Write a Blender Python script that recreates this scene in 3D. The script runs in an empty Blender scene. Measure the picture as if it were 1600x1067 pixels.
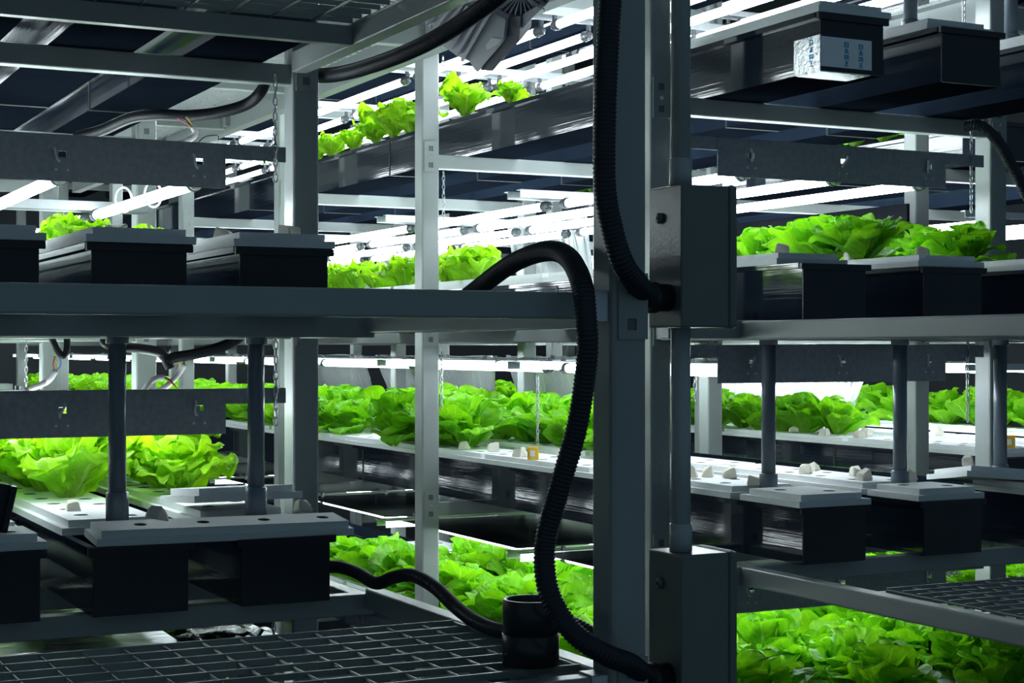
import bpy, bmesh, math, random
from math import sin, cos, tan, atan, pi, radians, sqrt
from mathutils import Vector, Matrix, Euler, noise

scene = bpy.context.scene
C = scene.collection
rnd = random.Random(7)

# ------------------------------------------------------------------ camera
TH = radians(26.8)          # the troughs run along +Y, 26.8 degrees left of the view
CT, ST = cos(TH), sin(TH)
F = 2575.0                  # focal length for a 1600 px wide frame
HY = 545.0                  # horizon row
cam_d = bpy.data.cameras.new('camera')
cam = bpy.data.objects.new('camera', cam_d)
C.objects.link(cam)
cam.location = (0, 0, 0)
cam.rotation_euler = (pi / 2, 0, -TH)
cam_d.sensor_width = 36.0
cam_d.lens = F / 1600 * 36
cam_d.shift_y = (HY - 533.5) / 1600
cam_d.clip_start = 0.05
cam_d.clip_end = 60
scene.camera = cam

# ------------------------------------------------------------------ world, exposure
w = bpy.data.worlds.new('dim_corridor')
scene.world = w
w.use_nodes = True
bg = w.node_tree.nodes['Background']
bg.inputs[0].default_value = (0.36, 0.60, 0.78, 1)
bg.inputs[1].default_value = 0.125
scene.view_settings.view_transform = 'Standard'
scene.view_settings.look = 'None'
scene.view_settings.gamma = 1.0
scene.view_settings.use_curve_mapping = False
scene.view_settings.exposure = 0.35
LAMP = 16.0                  # emission of the fluorescent tubes
scene.cycles.use_denoising = True
scene.cycles.use_adaptive_sampling = True
scene.cycles.adaptive_threshold = 0.03
scene.cycles.max_bounces = 6
scene.cycles.diffuse_bounces = 3
scene.cycles.glossy_bounces = 3
scene.cycles.transmission_bounces = 4
scene.cycles.transparent_max_bounces = 6
scene.cycles.sample_clamp_indirect = 6.0
scene.cycles.caustics_reflective = False
scene.cycles.caustics_refractive = False


def kof(u):
    return tan(TH + atan((u - 800.0) / F))


def at(u, v, X=None, Y=None, Z=None):
    """the point of the place that lies on a plane X, Y or Z in the direction of photo pixel (u, v)"""
    k = kof(u)
    if Z is not None:
        d = F * Z / (HY - v)
        y = d / (CT + k * ST)
        return Vector((k * y, y, Z))
    if Y is None:
        Y = X / k
    d = Y * (CT + k * ST)
    return Vector((k * Y, Y, (HY - v) * d / F))


# ------------------------------------------------------------------ materials
MATS = {}


def nodes_of(m):
    m.use_nodes = True
    nt = m.node_tree
    return nt, nt.nodes, nt.links, nt.nodes['Principled BSDF']


def mat(name, col, rough=0.5, metal=0.0, var=0.12, scale=30.0, bump=0.0, bscale=200.0, bdist=0.004,
        stretch=(1, 1, 1), spec=0.5, rvar=0.0, coat=0.0):
    m = bpy.data.materials.new(name)
    nt, N, L, b = nodes_of(m)
    tc = N.new('ShaderNodeTexCoord')
    mp = N.new('ShaderNodeMapping')
    mp.inputs['Scale'].default_value = stretch
    L.new(tc.outputs['Object'], mp.inputs['Vector'])
    n1 = N.new('ShaderNodeTexNoise')
    n1.inputs['Scale'].default_value = scale
    n1.inputs['Detail'].default_value = 4
    L.new(mp.outputs[0], n1.inputs['Vector'])
    mix = N.new('ShaderNodeMix')
    mix.data_type = 'RGBA'
    mix.inputs[6].default_value = (*[c * (1 - var) for c in col], 1)
    mix.inputs[7].default_value = (*[min(1, c * (1 + var)) for c in col], 1)
    L.new(n1.outputs['Fac'], mix.inputs[0])
    L.new(mix.outputs[2], b.inputs['Base Color'])
    b.inputs['Roughness'].default_value = rough
    b.inputs['Metallic'].default_value = metal
    b.inputs['Specular IOR Level'].default_value = spec
    if coat:
        b.inputs['Coat Weight'].default_value = coat
        b.inputs['Coat Roughness'].default_value = 0.08
    if rvar:
        mr = N.new('ShaderNodeMapRange')
        mr.inputs[3].default_value = max(0.02, rough - rvar)
        mr.inputs[4].default_value = rough + rvar
        L.new(n1.outputs['Fac'], mr.inputs[0])
        L.new(mr.outputs[0], b.inputs['Roughness'])
    if bump:
        n2 = N.new('ShaderNodeTexNoise')
        n2.inputs['Scale'].default_value = bscale
        n2.inputs['Detail'].default_value = 3
        L.new(mp.outputs[0], n2.inputs['Vector'])
        bp = N.new('ShaderNodeBump')
        bp.inputs['Strength'].default_value = bump
        bp.inputs['Distance'].default_value = bdist
        L.new(n2.outputs['Fac'], bp.inputs['Height'])
        L.new(bp.outputs[0], b.inputs['Normal'])
    MATS[name] = m
    return m


mat('paint', (0.31, 0.345, 0.34), 0.32, var=0.06, scale=8, bump=0.10, bscale=90, rvar=0.05)
mat('trough', (0.010, 0.016, 0.028), 0.055, var=0.3, scale=6, bump=0.035, bscale=14, stretch=(8, 0.15, 8), spec=0.55)
mat('trough_under_shade', (0.004, 0.006, 0.010), 0.25, var=0.3, scale=6, spec=0.0)  # darker, dull copy of trough: shade of the undersides put into the colour
mat('black_matte', (0.010, 0.013, 0.020), 0.6, spec=0.08)
mat('trough_end', (0.008, 0.014, 0.024), 0.33, var=0.3, scale=12, bump=0.05, bscale=60)
mat('foam', (0.80, 0.83, 0.84), 0.75, var=0.06, scale=25, bump=0.25, bscale=260)
mat('plug', (0.78, 0.75, 0.64), 0.85, var=0.08, scale=40, bump=0.3, bscale=200)
mat('hole_shade', (0.05, 0.055, 0.05), 0.8)  # dark walls and bottom: shade inside the planting holes put into the colour
mat('bar_steel', (0.34, 0.36, 0.38), 0.45, metal=0.2, var=0.35, scale=60, bump=0.05)
mat('galv', (0.55, 0.58, 0.60), 0.35, metal=0.8, var=0.12, scale=40)
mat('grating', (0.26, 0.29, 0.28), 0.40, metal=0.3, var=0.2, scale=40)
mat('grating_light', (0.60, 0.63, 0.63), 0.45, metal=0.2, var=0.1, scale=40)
mat('chain', (0.45, 0.47, 0.48), 0.3, metal=0.9)
mat('hose', (0.018, 0.026, 0.035), 0.42, var=0.2, spec=0.35)
mat('cable', (0.010, 0.012, 0.016), 0.42, var=0.2, spec=0.25)
mat('pvc', (0.15, 0.19, 0.235), 0.25, var=0.08, scale=10)
mat('pvc_dark', (0.020, 0.026, 0.032), 0.30, var=0.15, scale=20)
mat('pvc_light', (0.42, 0.47, 0.47), 0.30, var=0.06, scale=10)
mat('box', (0.15, 0.175, 0.165), 0.30, var=0.08, scale=12, bump=0.12, bscale=120)
mat('black', (0.010, 0.011, 0.013), 0.45)
mat('film', (0.76, 0.79, 0.82), 0.28, metal=0.75, var=0.04, scale=4, bump=0.8, bscale=5, bdist=0.03, stretch=(1, 4, 0.7))
mat('mirror_film', (0.42, 0.46, 0.50), 0.10, metal=1.0, var=0.04, scale=4, bump=0.12, bscale=5)
mat('foil', (0.78, 0.80, 0.82), 0.24, metal=1.0, var=0.1, scale=30, bump=0.8, bscale=60)
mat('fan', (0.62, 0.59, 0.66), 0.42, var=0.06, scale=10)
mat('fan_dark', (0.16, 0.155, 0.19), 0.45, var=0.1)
mat('label', (0.88, 0.88, 0.88), 0.6)
mat('socket', (0.16, 0.17, 0.19), 0.25, metal=0.3)
mat('white_plastic', (0.78, 0.80, 0.80), 0.4)
mat('sleeve', (0.62, 0.60, 0.60), 0.55, bump=0.3)
mat('wire_red', (0.55, 0.05, 0.06), 0.4)
mat('wire_yellow', (0.65, 0.60, 0.05), 0.4)
mat('wire_blue', (0.05, 0.15, 0.60), 0.4)
mat('print_blue', (0.02, 0.38, 0.80), 0.5)
mat('ink', (0.03, 0.03, 0.035), 0.6)
mat('slot_shade', (0.13, 0.145, 0.145), 0.5)  # darker insert: shade inside the connector slots as a colour
mat('yellow', (0.85, 0.50, 0.04), 0.45)
mat('floor', (0.05, 0.06, 0.065), 0.35, var=0.25, scale=3)
mat('wall', (0.07, 0.085, 0.10), 0.6, var=0.08, scale=3)
mat('bag', (0.02, 0.022, 0.025), 0.2, bump=0.6, bscale=30)
mat('clear_sheet', (0.50, 0.56, 0.56), 0.18, var=0.1, bump=0.8, bscale=18)
mat('plate_green', (0.03, 0.09, 0.075), 0.3)


def tube_mat():
    m = bpy.data.materials.new('tube')
    nt, N, L, b = nodes_of(m)
    b.inputs['Base Color'].default_value = (0.9, 0.9, 0.9, 1)
    b.inputs['Emission Color'].default_value = (0.84, 0.955, 1.0, 1)
    b.inputs['Emission Strength'].default_value = LAMP
    MATS['tube'] = m


tube_mat()


def leaf_mat(name, c_dark, c_light, c_rib):
    m = bpy.data.materials.new(name)
    m.use_nodes = True
    nt = m.node_tree
    N, L = nt.nodes, nt.links
    b = N['Principled BSDF']
    uv = N.new('ShaderNodeUVMap')
    sp = N.new('ShaderNodeSeparateXYZ')
    L.new(uv.outputs[0], sp.inputs[0])

    def math_(op, a, bb=None, clamp=False):
        n = N.new('ShaderNodeMath')
        n.operation = op
        n.use_clamp = clamp
        for i, x in enumerate((a, bb)):
            if x is None:
                continue
            if isinstance(x, (int, float)):
                n.inputs[i].default_value = x
            else:
                L.new(x, n.inputs[i])
        return n.outputs[0]
    t = math_('ABSOLUTE', math_('MULTIPLY', math_('SUBTRACT', sp.outputs[0], 0.5), 2.0))
    s = sp.outputs[1]
    # side veins fan out from the midrib
    ve = math_('SINE', math_('MULTIPLY', math_('SUBTRACT', s, math_('MULTIPLY', t, 0.32)), 46.0))
    ve = math_('POWER', math_('MAXIMUM', ve, 0.0), 6.0)
    rib = math_('SUBTRACT', 1.0, math_('DIVIDE', t, math_('SUBTRACT', 0.16, math_('MULTIPLY', s, 0.12))), True)
    oi = N.new('ShaderNodeObjectInfo')
    geo = N.new('ShaderNodeNewGeometry')
    nz = N.new('ShaderNodeTexNoise')
    nz.inputs['Scale'].default_value = 22
    nz.inputs['Detail'].default_value = 5
    L.new(geo.outputs['Position'], nz.inputs['Vector'])
    f = math_('ADD', math_('MULTIPLY', oi.outputs['Random'], 0.45), math_('MULTIPLY', nz.outputs['Fac'], 0.75))
    f = math_('SUBTRACT', f, 0.12, True)
    mx = N.new('ShaderNodeMix')
    mx.data_type = 'RGBA'
    mx.inputs[6].default_value = (*c_dark, 1)
    mx.inputs[7].default_value = (*c_light, 1)
    L.new(f, mx.inputs[0])
    mx2 = N.new('ShaderNodeMix')
    mx2.data_type = 'RGBA'
    mx2.inputs[7].default_value = (*c_rib, 1)
    L.new(mx.outputs[2], mx2.inputs[6])
    base = math_('MULTIPLY', math_('SUBTRACT', 0.28, s, True), 2.0)
    L.new(math_('ADD', math_('MULTIPLY', rib, 0.75), math_('ADD', math_('MULTIPLY', ve, 0.22), base), True), mx2.inputs[0])
    L.new(mx2.outputs[2], b.inputs['Base Color'])
    b.inputs['Roughness'].default_value = 0.36
    b.inputs['Specular IOR Level'].default_value = 0.32
    n2 = N.new('ShaderNodeTexNoise')
    n2.inputs['Scale'].default_value = 60
    L.new(geo.outputs['Position'], n2.inputs['Vector'])
    bp = N.new('ShaderNodeBump')
    bp.inputs['Strength'].default_value = 0.55
    bp.inputs['Distance'].default_value = 0.012
    L.new(math_('SUBTRACT', n2.outputs['Fac'], math_('MULTIPLY', ve, 0.25)), bp.inputs['Height'])
    L.new(bp.outputs[0], b.inputs['Normal'])
    tr = N.new('ShaderNodeBsdfTranslucent')
    tint = N.new('ShaderNodeMix')
    tint.data_type = 'RGBA'
    tint.blend_type = 'MULTIPLY'
    tint.inputs[0].default_value = 1.0
    tint.inputs[7].default_value = (1.0, 1.0, 0.35, 1)
    L.new(mx2.outputs[2], tint.inputs[6])
    L.new(tint.outputs[2], tr.inputs['Color'])
    ms = N.new('ShaderNodeMixShader')
    ms.inputs[0].default_value = 0.5
    L.new(b.outputs[0], ms.inputs[1])
    L.new(tr.outputs[0], ms.inputs[2])
    L.new(ms.outputs[0], N['Material Output'].inputs['Surface'])
    MATS[name] = m


leaf_mat('leaf_frill', (0.20, 0.52, 0.010), (0.52, 0.92, 0.025), (0.66, 0.92, 0.26))
leaf_mat('leaf_round', (0.09, 0.40, 0.010), (0.36, 0.82, 0.022), (0.48, 0.82, 0.18))


# ------------------------------------------------------------------ mesh helpers
class MB:
    def __init__(self):
        self.v, self.f, self.m, self.uv = [], [], [], None

    def quad(self, *ids, m=0):
        self.f.append(tuple(ids))
        self.m.append(m)

    def box(self, x0, x1, y0, y1, z0, z1, m=0, M=None):
        b = len(self.v)
        for z in (z0, z1):
            for y in (y0, y1):
                for x in (x0, x1):
                    p = Vector((x, y, z))
                    self.v.append(tuple(M @ p) if M else (x, y, z))
        for q in ((0, 2, 3, 1), (4, 5, 7, 6), (0, 1, 5, 4), (2, 6, 7, 3), (0, 4, 6, 2), (1, 3, 7, 5)):
            self.quad(*[b + i for i in q], m=m)
        return self

    def cbox(self, x0, x1, y0, y1, z0, z1, c=0.004, m=0, M=None):
        bm = bmesh.new()
        bmesh.ops.create_cube(bm, size=1)
        for v in bm.verts:
            v.co = Vector(((x0 + x1) / 2 + v.co.x * (x1 - x0), (y0 + y1) / 2 + v.co.y * (y1 - y0), (z0 + z1) / 2 + v.co.z * (z1 - z0)))
        bmesh.ops.bevel(bm, geom=list(bm.edges), offset=c, segments=2, profile=0.5, affect='EDGES')
        self.bm(bm, m, M)
        return self

    def bm(self, bm, m=0, M=None):
        b = len(self.v)
        bm.verts.index_update()
        for v in bm.verts:
            self.v.append(tuple(M @ v.co) if M else tuple(v.co))
        for f in bm.faces:
            self.quad(*[b + v.index for v in f.verts], m=m)
        bm.free()
        return self

    def prism(self, pts, y0, y1, m=0, M=None, caps=True):
        """closed XZ outline swept along Y"""
        b = len(self.v)
        n = len(pts)
        for y in (y0, y1):
            for x, z in pts:
                p = Vector((x, y, z))
                self.v.append(tuple(M @ p) if M else tuple(p))
        for i in range(n):
            j = (i + 1) % n
            self.quad(b + i, b + j, b + n + j, b + n + i, m=m)
        if caps:
            self.quad(*[b + i for i in range(n)][::-1], m=m)
            self.quad(*[b + n + i for i in range(n)], m=m)
        return self

    def lathe(self, prof, n=20, m=0, M=None, close=False):
        """(r, z) profile around Z"""
        b = len(self.v)
        for r, z in prof:
            for i in range(n):
                a = 2 * pi * i / n
                p = Vector((r * cos(a), r * sin(a), z))
                self.v.append(tuple(M @ p) if M else tuple(p))
        k = len(prof)
        for j in range(k if close else k - 1):
            for i in range(n):
                i2 = (i + 1) % n
                j2 = (j + 1) % k
                self.quad(b + j * n + i, b + j * n + i2, b + j2 * n + i2, b + j2 * n + i, m=m)
        if not close:
            self.quad(*[b + i for i in range(n)][::-1], m=m)
            self.quad(*[b + (k - 1) * n + i for i in range(n)], m=m)
        return self

    def tube(self, pts, r, n=10, m=0, closed=False, rf=None):
        """round tube along a list of points; r may vary through rf(i)"""
        b = len(self.v)
        N = len(pts)
        up = Vector((0.13, 0.21, 0.97))
        tprev = None
        for i, p in enumerate(pts):
            a = pts[(i - 1) % N] if (closed or i > 0) else p
            c = pts[(i + 1) % N] if (closed or i < N - 1) else p
            t = (c - a).normalized()
            if tprev is None:
                u = t.cross(up).normalized()
            else:
                u = (u - t * u.dot(t)).normalized()
            w_ = t.cross(u)
            tprev = t
            rr = rf(i) if rf else r
            for k in range(n):
                an = 2 * pi * k / n
                self.v.append(tuple(p + u * (rr * cos(an)) + w_ * (rr * sin(an))))
        for i in range(N if closed else N - 1):
            i2 = (i + 1) % N
            for k in range(n):
                k2 = (k + 1) % n
                self.quad(b + i * n + k, b + i * n + k2, b + i2 * n + k2, b + i2 * n + k, m=m)
        if not closed:
            self.quad(*[b + k for k in range(n)][::-1], m=m)
            self.quad(*[b + (N - 1) * n + k for k in range(n)], m=m)
        return self

    def plate(self, xs, zs, skip, y0, y1, m=0):
        """a plate in the XZ plane cut into cells, some of them left open"""
        ids = {}

        def vid(i, j, s):
            if (i, j, s) not in ids:
                ids[(i, j, s)] = len(self.v)
                self.v.append((xs[i], y0 if s == 0 else y1, zs[j]))
            return ids[(i, j, s)]
        nx, nz = len(xs) - 1, len(zs) - 1
        on = lambda i, j: 0 <= i < nx and 0 <= j < nz and (i, j) not in skip
        for i in range(nx):
            for j in range(nz):
                if not on(i, j):
                    continue
                self.quad(vid(i, j, 0), vid(i + 1, j, 0), vid(i + 1, j + 1, 0), vid(i, j + 1, 0), m=m)
                self.quad(vid(i, j, 1), vid(i, j + 1, 1), vid(i + 1, j + 1, 1), vid(i + 1, j, 1), m=m)
                for di, dj, a, c in ((-1, 0, (i, j + 1), (i, j)), (1, 0, (i + 1, j), (i + 1, j + 1)),
                                     (0, -1, (i, j), (i + 1, j)), (0, 1, (i + 1, j + 1), (i, j + 1))):
                    if not on(i + di, j + dj):
                        self.quad(vid(*a, 0), vid(*a, 1), vid(*c, 1), vid(*c, 0), m=m)
        return self

    def mesh(self, name, mats, smooth=False):
        me = bpy.data.meshes.new(name)
        me.from_pydata(self.v, [], self.f)
        if isinstance(mats, str):
            mats = [mats]
        for q in mats:
            me.materials.append(MATS[q])
        if len(mats) > 1:
            me.polygons.foreach_set('material_index', self.m)
        if smooth:
            me.polygons.foreach_set('use_smooth', [True] * len(me.polygons))
        me.update()
        return me


def link(name, data, parent=None, loc=None, rot=None):
    o = bpy.data.objects.new(name, data)
    C.objects.link(o)
    if parent is not None:
        o.parent = parent
    if loc is not None:
        o.location = loc
    if rot is not None:
        o.rotation_euler = rot
    return o


def part(name, mb, mats, parent=None, smooth=False, loc=None, rot=None):
    return link(name, mb.mesh(name, mats, smooth), parent, loc, rot)


def tag(o, label, cat, group=None):
    o['label'] = label
    o['category'] = cat
    if group:
        o['group'] = group
    return o


def thing(name, label, cat, loc=(0, 0, 0), rot=(0, 0, 0), group=None):
    return tag(link(name, None, None, loc, rot), label, cat, group)


def struct(name, mb, mats):
    o = part(name, mb, mats)
    o['kind'] = 'structure'
    return o


def spline(pts, step=0.01):
    """Catmull-Rom through the points"""
    P = [pts[0] * 2 - pts[1]] + list(pts) + [pts[-1] * 2 - pts[-2]]
    out = []
    for i in range(1, len(P) - 2):
        a, b, c, d = P[i - 1:i + 3]
        n = max(2, int((c - b).length / step))
        for k in range(n):
            t = k / n
            out.append(0.5 * ((2 * b) + (c - a) * t + (2 * a - 5 * b + 4 * c - d) * t * t + (3 * b - a - 3 * c + d) * t ** 3))
    out.append(P[-2].copy())
    return out


def even(pts, step):
    """resample a polyline evenly"""
    out = [pts[0].copy()]
    acc = 0.0
    for a, b in zip(pts, pts[1:]):
        L = (b - a).length
        while acc + L >= step and L > 1e-9:
            t = (step - acc) / L
            a = a.lerp(b, t)
            out.append(a.copy())
            L = (b - a).length
            acc = 0.0
        acc += L
    return out


ORD = ['', 'first', 'second', 'third', 'fourth', 'fifth', 'sixth', 'seventh', 'eighth', 'ninth', 'tenth', 'eleventh', 'twelfth',
       'thirteenth', 'fourteenth', 'fifteenth', 'sixteenth', 'seventeenth', 'eighteenth', 'nineteenth', 'twentieth']


def nth(n):
    return ORD[n] if n < len(ORD) else '%dth' % n if n % 10 not in (1, 2, 3) else '%d%s' % (n, ['st', 'nd', 'rd'][n % 10 - 1])


# ------------------------------------------------------------------ the layout (metres, eye height = 0)
def ZB(k):                      # underside of the troughs of tier k
    return -0.628 + 0.713 * k


TW, THT = 0.114, 0.165          # trough half width and height
LID = 0.036
TIERS = {-2: 'lowest', -1: 'bottom', 0: 'lower', 1: 'middle', 2: 'upper', 3: 'top', 4: 'topmost'}
POSTY = [4.43, 6.2, 8.0, 9.8, 11.6, 13.4, 15.2]
POSTF = [5.66, 7.34, 9.02, 10.7, 12.38]
RACKS = {
    'left': dict(x0=0.16, x1=1.57, xs=[0.628, 0.976, 1.336], lamp={-1: 0.43, 0: 0.40, 1: 0.345, 2: 0.55}, mid=0.98),
    'right': dict(x0=2.74, x1=4.13, xs=[3.03, 3.48, 3.93], lamp={-1: 0.51, 0: 0.52, 1: 0.455, 2: 0.44, 3: 0.44}, mid=3.48),
    'far': dict(x0=4.85, x1=6.80, xs=[5.13, 5.62, 6.48], lamp={-1: 0.5, 0: 0.50, 1: 0.47, 2: 0.46, 3: 0.44}, mid=5.75),
}
RN = {'left': 'left rack', 'right': 'right rack', 'far': 'far rack'}
TN = {'left': ['innermost trough', 'middle trough', 'aisle-side trough'],
      'right': ['aisle-side trough', 'middle trough', 'innermost trough'],
      'far': ['near-side trough', 'middle trough', 'innermost trough']}

# ------------------------------------------------------------------ room shell
struct('floor', MB().box(-3, 13, -1.0, 18, -3.0, -2.9), 'floor')
struct('ceiling', MB().box(-3, 13, 2.2, 18, 3.3, 3.4), 'wall')
struct('wall_back', MB().box(-3, 13, 17.6, 17.7, -2.9, 3.3), 'wall')
struct('wall_right', MB().box(11.5, 11.6, 2.2, 17.6, -2.9, 3.3), 'wall')
struct('wall_left', MB().box(-2.6, -2.5, 2.2, 17.6, -2.9, 3.3), 'wall')

# ------------------------------------------------------------------ racks
PW = 0.039


def post_mesh(name, z0=-2.9, z1=3.0, h=PW, mats='paint'):
    return MB().cbox(-h, h, -h, h, z0, z1, 0.007).mesh(name, mats)


POST = post_mesh('post')
# connector plate: two square slots and a bolt between them
CONN = MB().plate([-0.030, -0.011, 0.009, 0.034], [-0.075, -0.058, -0.036, 0.010, 0.032, 0.05], {(1, 1), (1, 3)}, -0.004, 0.0).mesh('connector_plate', 'paint')
SLOT = MB().box(-0.0105, 0.0085, -0.0012, 0.0, -0.0115, 0.0105).mesh('slot', 'slot_shade')
BOLT = MB().lathe([(0.0, -0.004), (0.006, -0.004), (0.006, 0.004), (0.004, 0.007), (0.0, 0.007)], 8, M=Matrix.Rotation(pi / 2, 4, 'X')).mesh('bolt_or_hole_glint', 'galv')


def connector(rack, x, y, k, near):
    c = link('connector_plate', CONN, rack, (x, y - PW - 0.0005, ZB(k)))
    if near:
        link('slot', SLOT, c, (0, -0.0003, -0.047))
        link('slot', SLOT, c, (0, -0.0003, 0.021))
        link('bolt_or_hole_glint', BOLT, c, (-0.001, -0.004, -0.013))


racks = {}
for rk, lab in (('left', 'light grey painted steel growing rack standing left of the aisle'),
                ('right', 'light grey painted steel growing rack from the centre to the right'),
                ('far', 'pale steel growing rack standing farthest back behind the right rack')):
    R = RACKS[rk]
    t = thing('growing_rack', lab, 'rack', (0, 0, 0))
    racks[rk] = t
    tiers = {'left': range(-2, 4), 'right': range(-2, 5), 'far': range(-2, 5)}[rk]
    for y in (POSTF if rk == 'far' else POSTY):
        for x in (R['x0'], R['x1']):
            link('post', POST, t, (x, y, 0))
        for k in tiers:
            zb = ZB(k)
            arm = MB().cbox(R['x0'] + PW - 0.004, R['x1'] - PW + 0.004, y - 0.025, y + 0.02, zb - 0.058, zb - 0.001, 0.004)
            part('support_arm', arm, 'paint', t)
            connector(t, R['x0'], y, k, y < 7)
            connector(t, R['x1'], y, k, y < 7)
    if rk != 'far':
        for k in tiers:
            if k == 2:
                continue
            # front beam under the trough ends
            zb = ZB(k)
            b = MB().cbox(R['x0'] - 0.25, R['x1'] + 0.03 if rk == 'left' else R['x1'] + 0.6, 3.95, 3.995, zb - 0.056, zb - 0.002, 0.004)
            part('front_beam', b, 'paint', t)
            for sx in (R['x0'], R['x1']):
                part('beam_bracket', MB().cbox(sx - 0.022, sx + 0.022, 3.99, 4.40, zb - 0.056, zb - 0.004, 0.003), 'paint', t)

# ------------------------------------------------------------------ front walkway frames
fr = thing('walkway_frame', 'grey painted steel walkway frame in front of left rack', 'frame')
XB, YB = 1.599, 2.713           # its front post
part('post', MB().cbox(XB - PW, XB + PW, YB - PW, YB + PW, -2.9, 3.0, 0.010), 'paint', fr)
for k, name in ((0, 'lower'), (1, 'middle'), (2, 'upper')):
    zb = ZB(k)
    if k == 0:
        z0, z1 = -0.668, -0.616
    elif k == 1:
        z0, z1 = 0.056, 0.106
    else:
        z0, z1 = 0.772, 0.830
    xs_ = 1.55 if k == 2 else 1.595
    part('front_beam', MB().cbox(-1.2, XB - PW + 0.002, YB - 0.022, YB + 0.022, z0, z1, 0.004), 'paint', fr)
    zs0, zs1 = (z0, z1) if k != 1 else (0.040, 0.095)
    part('side_beam', MB().cbox(xs_ - 0.023, xs_ + 0.023, YB + PW, 4.388 if k == 2 else 3.95, zs0, zs1, 0.004), 'paint', fr)
    part('end_plate', MB().cbox(XB - PW - 0.035, XB - PW + 0.001, YB - 0.027, YB + 0.027, z0 - 0.006, z1 + 0.004, 0.002), 'galv', fr)
    if k != 1:
        part('ledge', MB().box(-1.2, xs_ - 0.024, YB + 0.022, YB + 0.14, z0, z0 + 0.005), 'paint', fr)
        part('cross_beam', MB().box(-1.2, xs_ - 0.024, *((3.92, 3.95) if k == 2 else (3.36, 3.39)), z0, z1 - 0.01), 'paint', fr)
    c = link('connector_plate', CONN, fr, (XB + 0.004, YB - PW - 0.0005, (z0 + z1) / 2 + 0.012))
    link('slot', SLOT, c, (0, -0.0003, -0.047))
    link('slot', SLOT, c, (0, -0.0003, 0.021))

fr2 = thing('walkway_frame', 'light grey steel walkway frame at the right edge before right rack', 'frame')
for k in (0, 1, 2, 3):
    z0, z1 = (-0.682, -0.630) if k == 0 else (0.026, 0.080) if k == 1 else (ZB(k) - 0.062, ZB(k) - 0.006)
    if k != 2:
        part('side_beam', MB().cbox(2.735, 2.785, 1.6, 3.95 if k == 0 else 4.39, z0, z1, 0.005), 'paint', fr2)
    if k in (0,):
        part('ledge', MB().box(2.785, 3.6, 1.6, 1.66, z0, z1).box(2.785, 4.3, 3.42, 3.46, z0, z1 - 0.012), 'paint', fr2)

# aisle walkway overhead
aw = thing('overhead_walkway', 'light grey steel walkway frame overhead above the aisle', 'frame')
aw2 = thing('overhead_walkway', 'light grey steel walkway frame overhead beyond right rack, at top right', 'frame')
for x in (1.655, 2.655, 4.215, 4.765):
    prof = [(x - 0.03, 1.17), (x + 0.03, 1.17), (x + 0.03, 1.178), (x - 0.022, 1.178), (x - 0.022, 1.285), (x + 0.03, 1.285), (x + 0.03, 1.295), (x - 0.03, 1.295)]
    if x < 2 or 4 < x < 4.5:
        prof = [(2 * x - a, z) for a, z in prof][::-1]
    part('side_beam', MB().prism(prof, 4.47, 12.5), 'paint', aw if x < 3 else aw2)
for y in (4.6, 5.9, 7.25, 8.6, 9.9):
    part('cross_beam', MB().cbox(1.69, 2.62, y, y + 0.05, 1.18, 1.262, 0.004), 'paint', aw)
    part('cross_beam', MB().cbox(4.25, 4.73, y, y + 0.05, 1.18, 1.262, 0.004), 'paint', aw2)
    part('bolt_plate', MB().box(2.60, 2.6328, y - 0.06, y + 0.11, 1.19, 1.285), 'paint', aw)

# ------------------------------------------------------------------ gratings


def grating(label, x0, x1, y0, y1, ztop, pitch_bar, pitch_rod, mats, along='X', h=0.013, group=None, rz=0.006):
    t = thing('floor_grating', label, 'grating', (0, 0, 0), group=group)
    n = int(round((y1 - y0) / pitch_bar))
    bar = MB().box(x0, x1, -0.003, 0.003, ztop - h, ztop).mesh('bearing_bar', mats)
    for i in range(n + 1):
        link('bearing_bar', bar, t, (0, y0 + i * (y1 - y0) / n, 0))
    m = int(round((x1 - x0) / pitch_rod))
    rod = MB().tube([Vector((0, y0, ztop - rz)), Vector((0, y1, ztop - rz))], 0.0034, 6).mesh('cross_rod', mats)
    for i in range(m + 1):
        link('cross_rod', rod, t, (x0 + i * (x1 - x0) / m, 0, 0))
    return t


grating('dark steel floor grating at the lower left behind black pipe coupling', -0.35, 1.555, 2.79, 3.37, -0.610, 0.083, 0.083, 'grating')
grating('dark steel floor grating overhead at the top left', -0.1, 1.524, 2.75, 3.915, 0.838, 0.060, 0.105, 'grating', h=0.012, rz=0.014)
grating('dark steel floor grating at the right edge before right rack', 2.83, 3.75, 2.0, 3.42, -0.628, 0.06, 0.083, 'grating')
for i, (ya, yb) in enumerate(((4.66, 5.89), (5.96, 7.24), (7.31, 8.59), (8.66, 9.9))):
    grating('pale steel grating panel overhead in the aisle walkway, %s from the front' % nth(i + 1), 1.70, 2.61, ya, yb, 1.285, 0.075, 0.10,
            'grating_light', group='aisle walkway panels')

for i, (ya, yb) in enumerate(((4.66, 5.89), (5.96, 7.24))):
    grating('pale steel grating panel overhead beyond right rack, %s from the front' % nth(i + 1), 4.26, 4.72, ya, yb, 1.285, 0.075, 0.10,
            'grating_light', group='aisle walkway panels')

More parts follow.
